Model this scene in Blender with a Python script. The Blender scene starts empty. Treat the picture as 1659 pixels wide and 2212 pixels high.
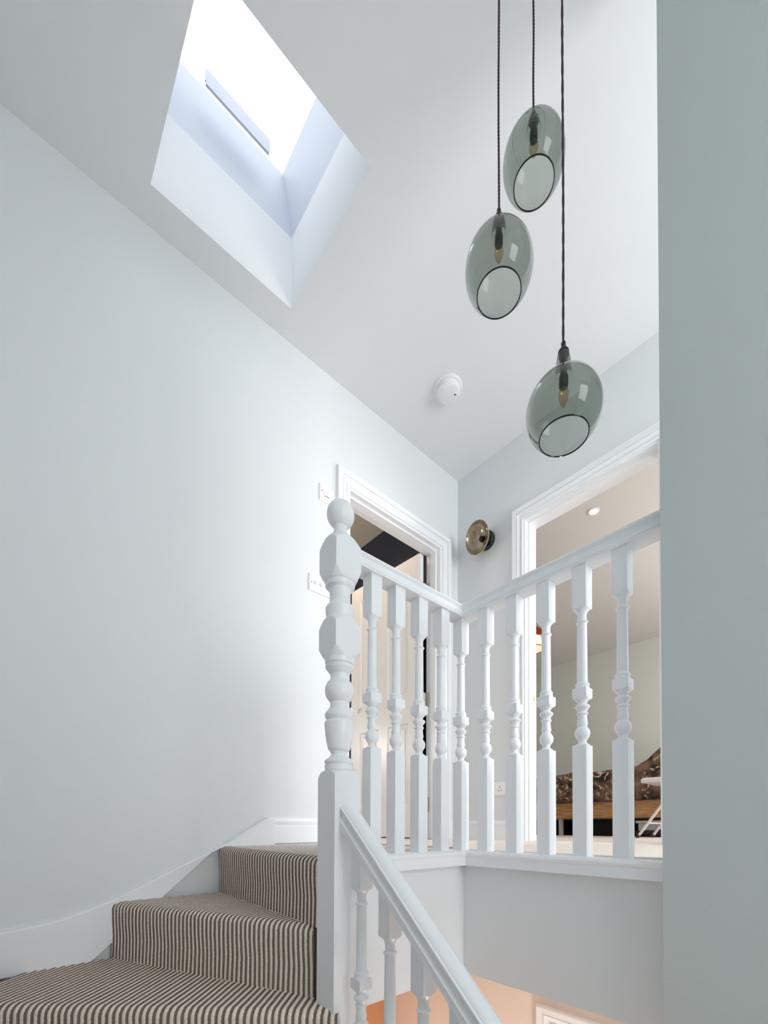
import bpy, bmesh, math, random
from math import sin, cos, pi, radians, sqrt
from mathutils import Vector, Matrix

random.seed(7)
scene = bpy.context.scene
col = scene.collection

# ------------------------------------------------------------------ camera
W, H = 1659, 2212
F_PX, CX, CY = 948.04, 869.39, 1770.24
YAW, PITCH, ROLL = 0.826455716, 0.0181529, 0.00353524
fwd = Vector((cos(YAW)*cos(PITCH), sin(YAW)*cos(PITCH), sin(PITCH)))
rgt = Vector((sin(YAW), -cos(YAW), 0))
upv = rgt.cross(fwd)
rr = cos(ROLL)*rgt + sin(ROLL)*upv
uu = -sin(ROLL)*rgt + cos(ROLL)*upv
cam_d = bpy.data.cameras.new('camera')
cam_o = bpy.data.objects.new('camera', cam_d)
col.objects.link(cam_o)
m = Matrix((rr, uu, -fwd)).transposed().to_4x4()
m.translation = Vector((-2.346, -1.983, 0.0775))
cam_o.matrix_world = m
cam_d.sensor_fit = 'HORIZONTAL'
cam_d.sensor_width = 36
cam_d.lens = F_PX/W*36
cam_d.shift_x = (W/2-CX)/W
cam_d.shift_y = (CY-H/2)/W
cam_d.clip_start = 0.02
scene.camera = cam_o

# ------------------------------------------------------------------ sky, light, exposure
world = bpy.data.worlds.new('overcast_sky')
scene.world = world
world.use_nodes = True
bg = world.node_tree.nodes['Background']
bg.inputs[0].default_value = (0.955, 0.98, 1.0, 1)
bg.inputs[1].default_value = 2.75
vs = scene.view_settings
vs.view_transform = 'Standard'
vs.look = 'None'
vs.gamma = 1
vs.use_curve_mapping = False
vs.exposure = 0.11
scene.cycles.diffuse_bounces = 7
scene.cycles.max_bounces = 14
scene.cycles.transparent_max_bounces = 16
scene.cycles.sample_clamp_indirect = 8
scene.cycles.caustics_reflective = False
scene.cycles.caustics_refractive = False


def area(name, loc, size, rot, power, color=(1, 1, 1), sy=None, portal=False, spread=180):
    l = bpy.data.lights.new(name, 'AREA')
    l.energy = power
    l.color = color
    l.size = size
    l.spread = radians(spread)
    if sy:
        l.shape = 'RECTANGLE'
        l.size_y = sy
    if portal:
        l.cycles.is_portal = True
    o = bpy.data.objects.new(name, l)
    o.location = loc
    o.rotation_euler = rot
    col.objects.link(o)
    return o


def lamp(name, loc, power, color, r=0.03, spot=None, rot=(0, 0, 0)):
    l = bpy.data.lights.new(name, 'SPOT' if spot else 'POINT')
    l.energy = power
    l.color = color
    l.shadow_soft_size = r
    if spot:
        l.spot_size = radians(spot)
        l.spot_blend = 0.8
    o = bpy.data.objects.new(name, l)
    o.location = loc
    o.rotation_euler = rot
    col.objects.link(o)
    return o


CEIL = 2.515
WARM = (1.0, 0.62, 0.34)
# daylight through the roof window and the window at the end of the landing
area('roof_window_portal', (-1.67, -0.45, 3.12), 0.54, (0, 0, 0), 1, sy=0.56, portal=True)
area('landing_window_light', (-0.55, -3.50, 1.35), 0.8, (radians(90), 0, 0), 36, (0.98, 0.99, 1.0), sy=1.2)
area('stair_fill_light', (-1.8, -4.19, 1.0), 1.1, (radians(90), 0, 0), 20, (0.98, 0.99, 1.0), sy=1.7)  # unseen fill for the stairwell, set in an added window behind the camera
area('bedroom_window_light', (2.2, -2.60, 1.35), 1.5, (radians(90), 0, 0), 58, (1.0, 0.99, 0.98), sy=1.2)
# warm lamps of the lower hall, the study and the bedroom, plus an added study fill
lamp('lower_hall_lamp', (-1.02, -1.55, -1.40), 19, (1.0, 0.87, 0.78), 0.10)
lamp('lower_corner_lamp', (-1.05, -0.60, -1.35), 3.5, (1.0, 0.84, 0.72), 0.08)
lamp('study_spot', (-0.50, 0.62, 2.49), 22, (1.0, 0.70, 0.48), 0.03, spot=120)
lamp('study_fill', (-1.7, 1.9, 1.0), 32, (1.0, 0.96, 0.90), 0.15)  # added neutral fill that lifts the study ceiling, no fitting behind it
lamp('bedroom_spot', (0.984, -0.523, 2.47), 8, (1.0, 0.82, 0.66), 0.04, spot=150)


# ------------------------------------------------------------------ materials
def lin(c):
    return tuple((x/12.92 if x <= 0.04045 else ((x+0.055)/1.055)**2.4) for x in c)


def srgb(r, g, b):
    return lin((r/255, g/255, b/255)) + (1,)


def mat(name, c, rough=0.5, metal=0, noise=0, scale=300, spec=0.5, var=0, coat=0):
    mt = bpy.data.materials.new(name)
    mt.use_nodes = True
    nt = mt.node_tree
    b = nt.nodes['Principled BSDF']
    b.inputs['Base Color'].default_value = c
    b.inputs['Roughness'].default_value = rough
    b.inputs['Metallic'].default_value = metal
    b.inputs['Specular IOR Level'].default_value = spec
    if coat:
        b.inputs['Coat Weight'].default_value = coat
        b.inputs['Coat Roughness'].default_value = 0.08
    tc = nt.nodes.new('ShaderNodeTexCoord')
    n = nt.nodes.new('ShaderNodeTexNoise')
    n.inputs['Scale'].default_value = scale
    n.inputs['Detail'].default_value = 3
    nt.links.new(tc.outputs['Object'], n.inputs['Vector'])
    if noise:
        bp = nt.nodes.new('ShaderNodeBump')
        bp.inputs['Strength'].default_value = noise
        bp.inputs['Distance'].default_value = 0.001
        nt.links.new(n.outputs['Fac'], bp.inputs['Height'])
        nt.links.new(bp.outputs['Normal'], b.inputs['Normal'])
    if var:
        r = nt.nodes.new('ShaderNodeValToRGB')
        r.color_ramp.elements[0].position = 0.3
        r.color_ramp.elements[1].position = 0.7
        r.color_ramp.elements[0].color = tuple(x*(1-var) for x in c[:3]) + (1,)
        r.color_ramp.elements[1].color = tuple(min(1, x*(1+var)) for x in c[:3]) + (1,)
        nt.links.new(n.outputs['Fac'], r.inputs['Fac'])
        nt.links.new(r.outputs['Color'], b.inputs['Base Color'])
    return mt


def emit(name, c, s):
    mt = bpy.data.materials.new(name)
    mt.use_nodes = True
    b = mt.node_tree.nodes['Principled BSDF']
    b.inputs['Base Color'].default_value = c
    b.inputs['Emission Color'].default_value = c
    b.inputs['Emission Strength'].default_value = s
    return mt


M = {}
M['wall'] = mat('pale_grey_wall_paint', srgb(224, 227, 229), 0.75, noise=0.25, scale=260)
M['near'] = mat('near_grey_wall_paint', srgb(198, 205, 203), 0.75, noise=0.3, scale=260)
M['ceiling'] = mat('white_ceiling_paint', srgb(228, 230, 232), 0.85, noise=0.2, scale=260)
M['white'] = mat('white_gloss_woodwork', srgb(238, 240, 243), 0.3, noise=0.03, scale=40)
M['white_plastic'] = mat('white_plastic', srgb(240, 240, 242), 0.3)
M['alarm'] = mat('matt_white_plastic', srgb(230, 231, 234), 0.7)
M['dark_slot'] = mat('dark_slot', srgb(40, 38, 38), 0.6)
M['navy'] = mat('dark_navy_wall_paint', srgb(50, 56, 70), 0.8, noise=0.2)
M['greige'] = mat('greige_paint', srgb(205, 198, 188), 0.85)
M['sage'] = mat('sage_green_wall_paint', srgb(208, 210, 203), 0.8, noise=0.2)
M['bedceil'] = mat('bedroom_ceiling_paint', srgb(212, 208, 204), 0.85)
M['peach'] = mat('cream_lower_wall_paint', srgb(238, 226, 214), 0.8)
M['tan'] = mat('tan_lower_wall', srgb(190, 136, 96), 0.8)
M['carpet'] = mat('cream_carpet', srgb(226, 216, 208), 0.95, noise=0.8, scale=500, var=0.05)
M['core'] = mat('brown_carpet_edge', srgb(74, 62, 56), 0.95, noise=0.8, scale=300)
M['chrome'] = mat('brushed_steel', srgb(204, 200, 190), 0.45, metal=0.5)
M['brass'] = mat('brass', srgb(190, 150, 90), 0.3, metal=1)
M['black'] = mat('black_bakelite', srgb(26, 26, 27), 0.35)
M['bronze'] = mat('dark_bronze', srgb(34, 32, 32), 0.35, metal=0.6)
M['cord'] = mat('braided_dark_cord', srgb(62, 44, 52), 0.8, noise=0.8, scale=900, var=0.35)
M['oak'] = mat('oak_wood', srgb(176, 126, 78), 0.55, noise=0.2)
M['darkbox'] = mat('black_storage_fabric', srgb(20, 20, 22), 0.9)
M['garment'] = mat('dark_cloth', srgb(48, 36, 40), 0.95, noise=0.6, scale=60, var=0.5)
M['rubber'] = mat('brown_rubber', srgb(70, 50, 44), 0.7)
M['pink_ceiling'] = M['bedceil']
M['lowerdoor'] = mat('reddish_brown_door', srgb(120, 70, 48), 0.5)
M['lamp_on'] = emit('lit_downlight', (1.0, 0.86, 0.68, 1), 25)
M['copper'] = mat('copper_metal', srgb(200, 104, 60), 0.25, metal=1)
M['copper_glow'] = emit('lit_copper_inside', (1.0, 0.68, 0.50, 1), 0.8)

# oak grain
nt = M['oak'].node_tree
wv = nt.nodes.new('ShaderNodeTexNoise')
wv.inputs['Scale'].default_value = 6
mp = nt.nodes.new('ShaderNodeMapping')
mp.inputs['Scale'].default_value = (1, 1.2, 14)
tc = nt.nodes.new('ShaderNodeTexCoord')
rp = nt.nodes.new('ShaderNodeValToRGB')
rp.color_ramp.elements[0].color = srgb(176, 124, 78)
rp.color_ramp.elements[1].color = srgb(208, 164, 116)
rp.color_ramp.elements[0].position = 0.35
rp.color_ramp.elements[1].position = 0.65
nt.links.new(tc.outputs['Object'], mp.inputs['Vector'])
nt.links.new(mp.outputs['Vector'], wv.inputs['Vector'])
nt.links.new(wv.outputs['Fac'], rp.inputs['Fac'])
nt.links.new(rp.outputs['Color'], nt.nodes['Principled BSDF'].inputs['Base Color'])


def glass_mat(name, tint, refl=0.5, edge=1.0):
    """thin blown glass: tinted see-through wall plus a clear surface reflection"""
    mt = bpy.data.materials.new(name)
    mt.use_nodes = True
    nt = mt.node_tree
    nt.nodes.clear()
    out = nt.nodes.new('ShaderNodeOutputMaterial')
    tr = nt.nodes.new('ShaderNodeBsdfTransparent')
    tr.inputs[0].default_value = tint
    gl = nt.nodes.new('ShaderNodeBsdfGlossy')
    gl.inputs['Roughness'].default_value = 0.03
    lw = nt.nodes.new('ShaderNodeLayerWeight')
    lw.inputs[0].default_value = 0.5
    pw = nt.nodes.new('ShaderNodeMath')
    pw.operation = 'POWER'
    pw.inputs[1].default_value = 3.0
    fr = nt.nodes.new('ShaderNodeMath')
    fr.operation = 'MULTIPLY_ADD'
    fr.inputs[1].default_value = 0.85
    fr.inputs[2].default_value = 0.045
    nt.links.new(lw.outputs['Facing'], pw.inputs[0])
    nt.links.new(pw.outputs[0], fr.inputs[0])
    mu = nt.nodes.new('ShaderNodeMath')
    mu.operation = 'MULTIPLY'
    mu.inputs[1].default_value = refl
    mx = nt.nodes.new('ShaderNodeMixShader')
    nt.links.new(fr.outputs[0], mu.inputs[0])
    nt.links.new(mu.outputs[0], mx.inputs[0])
    nt.links.new(tr.outputs[0], mx.inputs[1])
    nt.links.new(gl.outputs[0], mx.inputs[2])
    nt.links.new(mx.outputs[0], out.inputs[0])
    return mt


M['pane'] = glass_mat('window_glass', (0.97, 0.98, 0.98, 1), 0.6)
M['smoke'] = glass_mat('smoked_green_glass', (0.565, 0.605, 0.565, 1), 1.0)
M['smoke_rim'] = glass_mat('smoked_glass_rim', (0.10, 0.12, 0.11, 1), 0.8)
M['filament'] = glass_mat('amber_bulb_glass', (0.90, 0.77, 0.62, 1), 0.8)
M['amber'] = glass_mat('bronze_amber_glass', (0.62, 0.50, 0.36, 1), 1.3)

# ribbed striped stair carpet: stripe follows UV.x (one unit per rib)
mt = bpy.data.materials.new('striped_ribbed_carpet')
mt.use_nodes = True
nt = mt.node_tree
b = nt.nodes['Principled BSDF']
b.inputs['Roughness'].default_value = 0.95
b.inputs['Specular IOR Level'].default_value = 0.1
uvn = nt.nodes.new('ShaderNodeUVMap')
uvn.uv_map = 'UVMap'
sx = nt.nodes.new('ShaderNodeSeparateXYZ')
nt.links.new(uvn.outputs[0], sx.inputs[0])
ns = nt.nodes.new('ShaderNodeTexNoise')
ns.inputs['Scale'].default_value = 260
ns.inputs['Detail'].default_value = 2
tco = nt.nodes.new('ShaderNodeTexCoord')
nt.links.new(tco.outputs['Object'], ns.inputs['Vector'])
ad = nt.nodes.new('ShaderNodeMath')
ad.operation = 'MULTIPLY_ADD'
ad.inputs[1].default_value = 0.22
nt.links.new(ns.outputs['Fac'], ad.inputs[0])
nt.links.new(sx.outputs[0], ad.inputs[2])
frc = nt.nodes.new('ShaderNodeMath')
frc.operation = 'FRACT'
nt.links.new(ad.outputs[0], frc.inputs[0])
pp = nt.nodes.new('ShaderNodeMath')
pp.operation = 'PINGPONG'
pp.inputs[1].default_value = 0.5
nt.links.new(frc.outputs[0], pp.inputs[0])
rp = nt.nodes.new('ShaderNodeValToRGB')
e = rp.color_ramp.elements
e[0].position = 0.15
e[0].color = srgb(122, 106, 98)
e[1].position = 0.25
e[1].color = srgb(238, 227, 215)
nt.links.new(pp.outputs[0], rp.inputs[0])
n2 = nt.nodes.new('ShaderNodeTexNoise')
n2.inputs['Scale'].default_value = 700
nt.links.new(tco.outputs['Object'], n2.inputs['Vector'])
mxr = nt.nodes.new('ShaderNodeMixRGB')
mxr.blend_type = 'MULTIPLY'
mxr.inputs[0].default_value = 0.35
nt.links.new(rp.outputs[0], mxr.inputs[1])
nt.links.new(n2.outputs['Color'], mxr.inputs[2])
nt.links.new(rp.outputs[0], b.inputs['Base Color'])
bpn = nt.nodes.new('ShaderNodeBump')
bpn.inputs['Strength'].default_value = 0.7
bpn.inputs['Distance'].default_value = 0.002
nt.links.new(ns.outputs['Fac'], bpn.inputs['Height'])
nt.links.new(bpn.outputs[0], b.inputs['Normal'])
M['rib'] = mt

# duvet print: brown ground, cream scrolls and blotches
mt = bpy.data.materials.new('brown_floral_fabric')
mt.use_nodes = True
nt = mt.node_tree
b = nt.nodes['Principled BSDF']
b.inputs['Roughness'].default_value = 0.8
tco = nt.nodes.new('ShaderNodeTexCoord')
wn = nt.nodes.new('ShaderNodeTexNoise')
wn.inputs['Scale'].default_value = 11
wn.inputs['Distortion'].default_value = 1.6
wn.inputs['Detail'].default_value = 4
vn = nt.nodes.new('ShaderNodeTexNoise')
vn.inputs['Scale'].default_value = 9
vn.inputs['Detail'].default_value = 5
for n_ in (wn, vn):
    nt.links.new(tco.outputs['Object'], n_.inputs['Vector'])
r1 = nt.nodes.new('ShaderNodeValToRGB')
r1.color_ramp.elements[0].position = 0.38
r1.color_ramp.elements[0].color = srgb(40, 30, 30)
r1.color_ramp.elements[1].position = 0.62
r1.color_ramp.elements[1].color = srgb(140, 108, 88)
r2 = nt.nodes.new('ShaderNodeValToRGB')
r2.color_ramp.elements[0].position = 0.56
r2.color_ramp.elements[1].position = 0.63
mxr = nt.nodes.new('ShaderNodeMixRGB')
mxr.inputs[2].default_value = srgb(206, 184, 158)
nt.links.new(vn.outputs['Fac'], r1.inputs[0])
nt.links.new(wn.outputs['Fac'], r2.inputs[0])
nt.links.new(r1.outputs[0], mxr.inputs[1])
nt.links.new(r2.outputs[0], mxr.inputs[0])
nt.links.new(mxr.outputs[0], b.inputs['Base Color'])
M['duvet'] = mt


# ------------------------------------------------------------------ mesh helpers
def link(name, verts, faces, m, parent=None, smooth=None):
    me = bpy.data.meshes.new(name)
    me.from_pydata([tuple(v) for v in verts], [], faces)
    bm = bmesh.new()
    bm.from_mesh(me)
    bmesh.ops.recalc_face_normals(bm, faces=bm.faces)
    bm.to_mesh(me)
    bm.free()
    me.materials.append(m)
    o = bpy.data.objects.new(name, me)
    col.objects.link(o)
    if parent:
        o.parent = parent
    if smooth:
        for p in me.polygons:
            p.use_smooth = True
        me.set_sharp_from_angle(angle=radians(smooth))
    return o


class G:
    """collects boxes and prisms into one mesh"""
    def __init__(s):
        s.v, s.f = [], []

    def box(s, x0, x1, y0, y1, z0, z1):
        i = len(s.v)
        s.v += [(x, y, z) for z in (z0, z1) for x, y in ((x0, y0), (x1, y0), (x1, y1), (x0, y1))]
        s.f += [tuple(i+k for k in q) for q in ((0, 3, 2, 1), (4, 5, 6, 7), (0, 1, 5, 4), (1, 2, 6, 5), (2, 3, 7, 6), (3, 0, 4, 7))]
        return s

    def cbox(s, x0, x1, y0, y1, z0, z1, c, ax=1, sg=-1):
        """box whose face on axis ax, side sg is chamfered by c (a bevelled plate)"""
        i = len(s.v)
        lo, hi = [x0, y0, z0], [x1, y1, z1]
        u, w = [k for k in range(3) if k != ax]
        front = lo[ax] if sg < 0 else hi[ax]
        back = hi[ax] if sg < 0 else lo[ax]
        mid = front - sg*c
        for a, ins in ((back, 0), (mid, 0), (front, c)):
            for du, dw in ((0, 0), (1, 0), (1, 1), (0, 1)):
                p = [0, 0, 0]
                p[ax] = a
                p[u] = (lo[u]+ins) if du == 0 else (hi[u]-ins)
                p[w] = (lo[w]+ins) if dw == 0 else (hi[w]-ins)
                s.v.append(tuple(p))
        for r in (0, 4):
            for k in range(4):
                s.f.append((i+r+k, i+r+(k+1) % 4, i+r+4+(k+1) % 4, i+r+4+k))
        s.f += [(i, i+1, i+2, i+3), (i+8, i+9, i+10, i+11)]
        return s

    def prism(s, poly, z0, z1):
        i, n = len(s.v), len(poly)
        s.v += [(p[0], p[1], z0) for p in poly] + [(p[0], p[1], z1) for p in poly]
        s.f += [tuple(range(i+n-1, i-1, -1)), tuple(range(i+n, i+2*n))]
        for k in range(n):
            s.f.append((i+k, i+(k+1) % n, i+n+(k+1) % n, i+n+k))
        return s

    def tube(s, a, b, r0, r1=None, n=16, cap=True):
        r1 = r0 if r1 is None else r1
        a, b = Vector(a), Vector(b)
        d = (b-a).normalized()
        t = Vector((0, 0, 1)) if abs(d.z) < 0.9 else Vector((1, 0, 0))
        u = d.cross(t).normalized()
        w = d.cross(u)
        i = len(s.v)
        for c, r in ((a, r0), (b, r1)):
            for k in range(n):
                q = 2*pi*k/n
                s.v.append(tuple(c+u*r*cos(q)+w*r*sin(q)))
        for k in range(n):
            s.f.append((i+k, i+(k+1) % n, i+n+(k+1) % n, i+n+k))
        if cap:
            s.f += [tuple(range(i, i+n)), tuple(range(i+n, i+2*n))]
        return s

    def out(s, name, m, parent=None, smooth=None):
        return link(name, s.v, s.f, m, parent, smooth)


def lathe(name, prof, m, parent=None, n=40, loc=(0, 0, 0), axis=None, smooth=35, cap=True):
    """prof: list of (r, z)"""
    v, f = [], []
    for r, z in prof:
        for k in range(n):
            q = 2*pi*k/n
            v.append(Vector((r*cos(q), r*sin(q), z)))
    for i in range(len(prof)-1):
        for k in range(n):
            f.append((i*n+k, i*n+(k+1) % n, (i+1)*n+(k+1) % n, (i+1)*n+k))
    if cap:
        if prof[0][0] > 1e-4:
            f.append(tuple(range(n)))
        if prof[-1][0] > 1e-4:
            f.append(tuple(range((len(prof)-1)*n, len(prof)*n)))
    if axis is not None:
        q = Vector((0, 0, 1)).rotation_difference(Vector(axis).normalized())
        v = [q @ p for p in v]
    v = [p+Vector(loc) for p in v]
    return link(name, v, f, m, parent, smooth)


def sweep(name, path, prof, N, m, parent=None, smooth=30, grp=None):
    """profile (u,v) swept along a plane polyline with mitres; u = direction x N, v = N"""
    P = [Vector(p) for p in path]
    N = Vector(N).normalized()
    sg = [(P[i+1]-P[i]).normalized().cross(N).normalized() for i in range(len(P)-1)]
    v, f, n = [], [], len(prof)
    for i, p in enumerate(P):
        if i == 0:
            mi = sg[0]
        elif i == len(P)-1:
            mi = sg[-1]
        else:
            mi = (sg[i-1]+sg[i])/(1+sg[i-1].dot(sg[i]))
        for a, b_ in prof:
            v.append(p+mi*a+N*b_)
    for i in range(len(P)-1):
        for k in range(n):
            f.append((i*n+k, i*n+(k+1) % n, (i+1)*n+(k+1) % n, (i+1)*n+k))
    f += [tuple(range(n)), tuple(range((len(P)-1)*n, len(P)*n))]
    return link(name, v, f, m, parent, smooth)


def turned(name, stations, hw, m, parent=None, n=48, smooth=32, base=None):
    """turned post: stations (z, r); a radius larger than hw gives the square section
    (the piece is the intersection of a square bar and a turned body)"""
    angs = sorted(set([round(2*pi*k/n, 6) for k in range(n)]))
    v, f = [], []
    hwx = hw
    for z, r in stations:
        for q in angs:
            rs = hwx/max(abs(cos(q)), abs(sin(q)))
            rad = min(r, rs)
            v.append((rad*cos(q), rad*sin(q), z))
    k_ = len(angs)
    for i in range(len(stations)-1):
        for k in range(k_):
            f.append((i*k_+k, i*k_+(k+1) % k_, (i+1)*k_+(k+1) % k_, (i+1)*k_+k))
    f += [tuple(range(k_)), tuple(range((len(stations)-1)*k_, len(stations)*k_))]
    return link(name, v, f, m, parent, smooth)


def empty(name, loc=(0, 0, 0), label=None, cat=None, group=None, kind=None):
    o = bpy.data.objects.new(name, None)
    o.location = loc
    o.empty_display_size = 0.1
    col.objects.link(o)
    tag(o, label, cat, group, kind)
    return o


def tag(o, label=None, cat=None, group=None, kind=None):
    if label:
        o['label'] = label
    if cat:
        o['category'] = cat
    if group:
        o['group'] = group
    if kind:
        o['kind'] = kind
    return o


def struct(o, label=None):
    o['kind'] = 'structure'
    if label:
        o['label'] = label
    return o


def arc(z0, r0, z1, r1, n=6, bulge=0.0):
    """stations between two (z,r) with a sine bulge"""
    return [(z0+(z1-z0)*i/n, r0+(r1-r0)*i/n+bulge*sin(pi*i/n)) for i in range(n+1)]


# ================================================================== SETTING
XR, YR = -1.10, -0.96          # well edges under the two balustrades
XL = -2.46                     # left wall
XN = -1.16                     # face of the near wall
YE = -1.627                    # end of the near wall
# sky opening
SX0, SX1, SY0, SY1 = -1.957, -1.369, -0.737, -0.137
LO = -2.745                    # lower floor

# back wall with door opening
AX0, AX1, AZ = -0.945, -0.165, 1.975
g = G()
g.box(XL-0.15, AX0, 0, 0.12, LO, CEIL).box(AX1, 0.0, 0, 0.12, LO, CEIL).box(AX0, AX1, 0, 0.12, AZ, CEIL)
g.box(AX0, AX1, 0, 0.12, LO, -0.02)
struct(g.out('wall_back', M['wall']), 'pale grey wall behind the stairs with the left doorway')
# right wall with bedroom doorway
BY0, BY1, BZ = -0.525, -1.283, 1.975
g = G()
g.box(0, 0.12, BY0, 0.12, -0.44, CEIL).box(0, 0.12, -3.5, BY1, -0.44, CEIL).box(0, 0.12, BY1, BY0, BZ, CEIL)
struct(g.out('wall_right', M['wall']), 'pale grey wall with the bedroom doorway')
# left wall
struct(G().box(XL-0.15, XL, -4.2, 0, LO, CEIL).out('wall_left', M['wall']), 'wall along the left of the stairs')
# near wall
struct(G().box(XN, -1.04, -4.2, YE, LO, CEIL).out('wall_near', M['near']), 'grey wall close to the camera at the right edge')
# wall at the foot of the stairs with an added tall window, upper part
g = G()
g.box(XL, XN, -4.32, -4.2, LO, 0.1).box(XL, XN, -4.32, -4.2, 1.9, CEIL).box(XL, -2.4, -4.32, -4.2, 0.1, 1.9).box(-1.2, XN, -4.32, -4.2, 0.1, 1.9)
struct(g.out('wall_stair_end', M['wall']))
# landing end wall with window
g = G()
g.box(-1.04, 0.12, -3.62, -3.5, -0.44, 0.7).box(-1.04, 0.12, -3.62, -3.5, 2.0, CEIL).box(-1.04, -1.0, -3.62, -3.5, 0.7, 2.0).box(-0.1, 0.12, -3.62, -3.5, 0.7, 2.0)
struct(g.out('wall_landing_end', M['wall']))
for nm, args in (('window_2', (-1.0, -0.1, -3.56, 0.7, 2.0)), ('added_stair_window', (-2.4, -1.2, -4.26, 0.1, 1.9))):  # the second one is added to hold the stair fill
    x0, x1, y, z0, z1 = args
    w = empty(nm, ((x0+x1)/2, y, z0), kind='structure')
    w.location = (0, 0, 0)
    g = G()
    g.box(x0, x0+0.05, y-0.03, y+0.03, z0, z1).box(x1-0.05, x1, y-0.03, y+0.03, z0, z1)
    g.box(x0, x1, y-0.03, y+0.03, z0, z0+0.05).box(x0, x1, y-0.03, y+0.03, z1-0.05, z1)
    g.out('window_frame', M['white'], w)
    G().box(x0+0.05, x1-0.05, y-0.003, y+0.003, z0+0.05, z1-0.05).out('pane', M['pane'], w)

# ceiling with roof window shaft
g = G()
cx0, cx1, cy0, cy1 = XL-0.15, 0.12, -4.32, 0.12
g.box(cx0, SX0, cy0, cy1, CEIL, CEIL+0.06).box(SX1, cx1, cy0, cy1, CEIL, CEIL+0.06)
g.box(SX0, SX1, cy0, SY0, CEIL, CEIL+0.06).box(SX0, SX1, SY1, cy1, CEIL, CEIL+0.06)
# plaster shaft
t = 0.04
zs = 2.853
g.box(SX0-t, SX0, SY0-t, SY1+t, CEIL+0.06, zs).box(SX1, SX1+t, SY0-t, SY1+t, CEIL+0.06, zs)
g.box(SX0, SX1, SY0-t, SY0, CEIL+0.06, zs).box(SX0, SX1, SY1, SY1+t, CEIL+0.06, zs)
struct(g.out('ceiling', M['ceiling']), 'white ceiling with the square roof window shaft')
# roof window: sloping-sided frame above the shaft
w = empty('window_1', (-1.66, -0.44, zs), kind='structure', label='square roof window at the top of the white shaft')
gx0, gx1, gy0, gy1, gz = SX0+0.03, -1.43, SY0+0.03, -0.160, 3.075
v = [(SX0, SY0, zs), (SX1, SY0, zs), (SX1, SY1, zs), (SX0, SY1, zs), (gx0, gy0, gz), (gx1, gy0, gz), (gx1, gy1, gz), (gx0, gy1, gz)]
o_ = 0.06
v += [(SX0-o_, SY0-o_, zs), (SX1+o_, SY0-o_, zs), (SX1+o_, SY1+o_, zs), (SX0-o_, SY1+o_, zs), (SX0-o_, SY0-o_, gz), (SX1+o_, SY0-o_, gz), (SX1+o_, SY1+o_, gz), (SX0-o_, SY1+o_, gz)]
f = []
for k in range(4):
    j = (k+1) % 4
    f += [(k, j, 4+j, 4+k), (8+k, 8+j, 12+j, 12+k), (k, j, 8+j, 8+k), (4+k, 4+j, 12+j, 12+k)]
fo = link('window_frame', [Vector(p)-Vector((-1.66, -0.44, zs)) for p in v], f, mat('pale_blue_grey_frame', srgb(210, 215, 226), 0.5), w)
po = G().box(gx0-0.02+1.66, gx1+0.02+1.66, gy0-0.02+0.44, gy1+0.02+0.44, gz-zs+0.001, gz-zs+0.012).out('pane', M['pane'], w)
# opening bar with its flap
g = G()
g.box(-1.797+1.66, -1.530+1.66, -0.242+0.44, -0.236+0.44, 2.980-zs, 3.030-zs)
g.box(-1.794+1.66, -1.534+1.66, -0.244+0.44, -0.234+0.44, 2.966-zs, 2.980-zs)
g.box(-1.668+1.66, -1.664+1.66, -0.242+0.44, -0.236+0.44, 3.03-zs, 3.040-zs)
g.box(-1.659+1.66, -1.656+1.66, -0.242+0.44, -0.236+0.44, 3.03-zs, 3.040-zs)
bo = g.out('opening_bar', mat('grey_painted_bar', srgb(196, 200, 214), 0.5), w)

# landing floor slab + carpet
g = G()
g.box(-1.600, 0, YR, 0, -0.445, -0.016).box(-1.640, -1.6, YR, -0.90, -0.445, -0.016).box(XR, 0, -3.5, YR, -0.445, -0.016)
struct(g.out('wall_well', M['wall']), 'plastered edge of the landing below the balustrade')
g = G()
g.box(-1.0, 0, -0.93, 0, -0.016, 0.0).box(-1.085, 0, -3.5, -0.93, -0.016, 0.0).box(-1.08, -1.0, -0.93, -0.9, -0.016, 0.0)
g.box(0, 3.78, -2.6, 2.2, -0.03, 0.0)
struct(g.out('floor', M['carpet']), 'cream carpet of the landing and bedroom')

# nosing (trim) along the well
prof = [(-0.045, -0.016), (-0.045, -0.003), (0.030, -0.003), (0.038, -0.007), (0.042, -0.014), (0.040, -0.020), (0.036, -0.024), (0.036, -0.055), (0.010, -0.055), (0, -0.055), (0, -0.016)]
tr = sweep('trim_1', [(-1.594, YR, 0), (XR, YR, 0), (XR, YE, 0)], prof, (0, 0, 1), M['white'])
struct(tr, 'white nosing board along the edge of the landing')

# spandrel under the landing beside the newel, lower rooms
g = G()
g.box(-1.70, -1.562, YR+0.005, 0, LO, -0.446)
struct(g.out('wall_spandrel', M['wall']))
struct(G().box(-0.60, -0.48, -4.2, 0, LO, -0.446).out('wall_lower', M['peach']), 'warm lit wall of the floor below')
struct(G().box(-1.561, -0.60, -0.012, 0.0-0.0005, LO, -0.446).out('wall_lower_back', M['tan']))  # thin sheet in an even tan over the lower back wall
struct(G().box(XL, -0.6, -4.2, 0, LO-0.05, LO).out('floor_lower', M['carpet']))

# casing profile: u outward from the opening, v proud of the wall
CAS = [(0, 0), (0, 0.010), (0.004, 0.013), (0.009, 0.013), (0.0095, 0.007), (0.020, 0.009), (0.030, 0.014), (0.037, 0.018), (0.0375, 0.013), (0.043, 0.013), (0.0435, 0.020), (0.058, 0.022), (0.066, 0.024), (0.072, 0.022), (0.075, 0.016), (0.075, 0)]


def cut(o):
    return o


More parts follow.
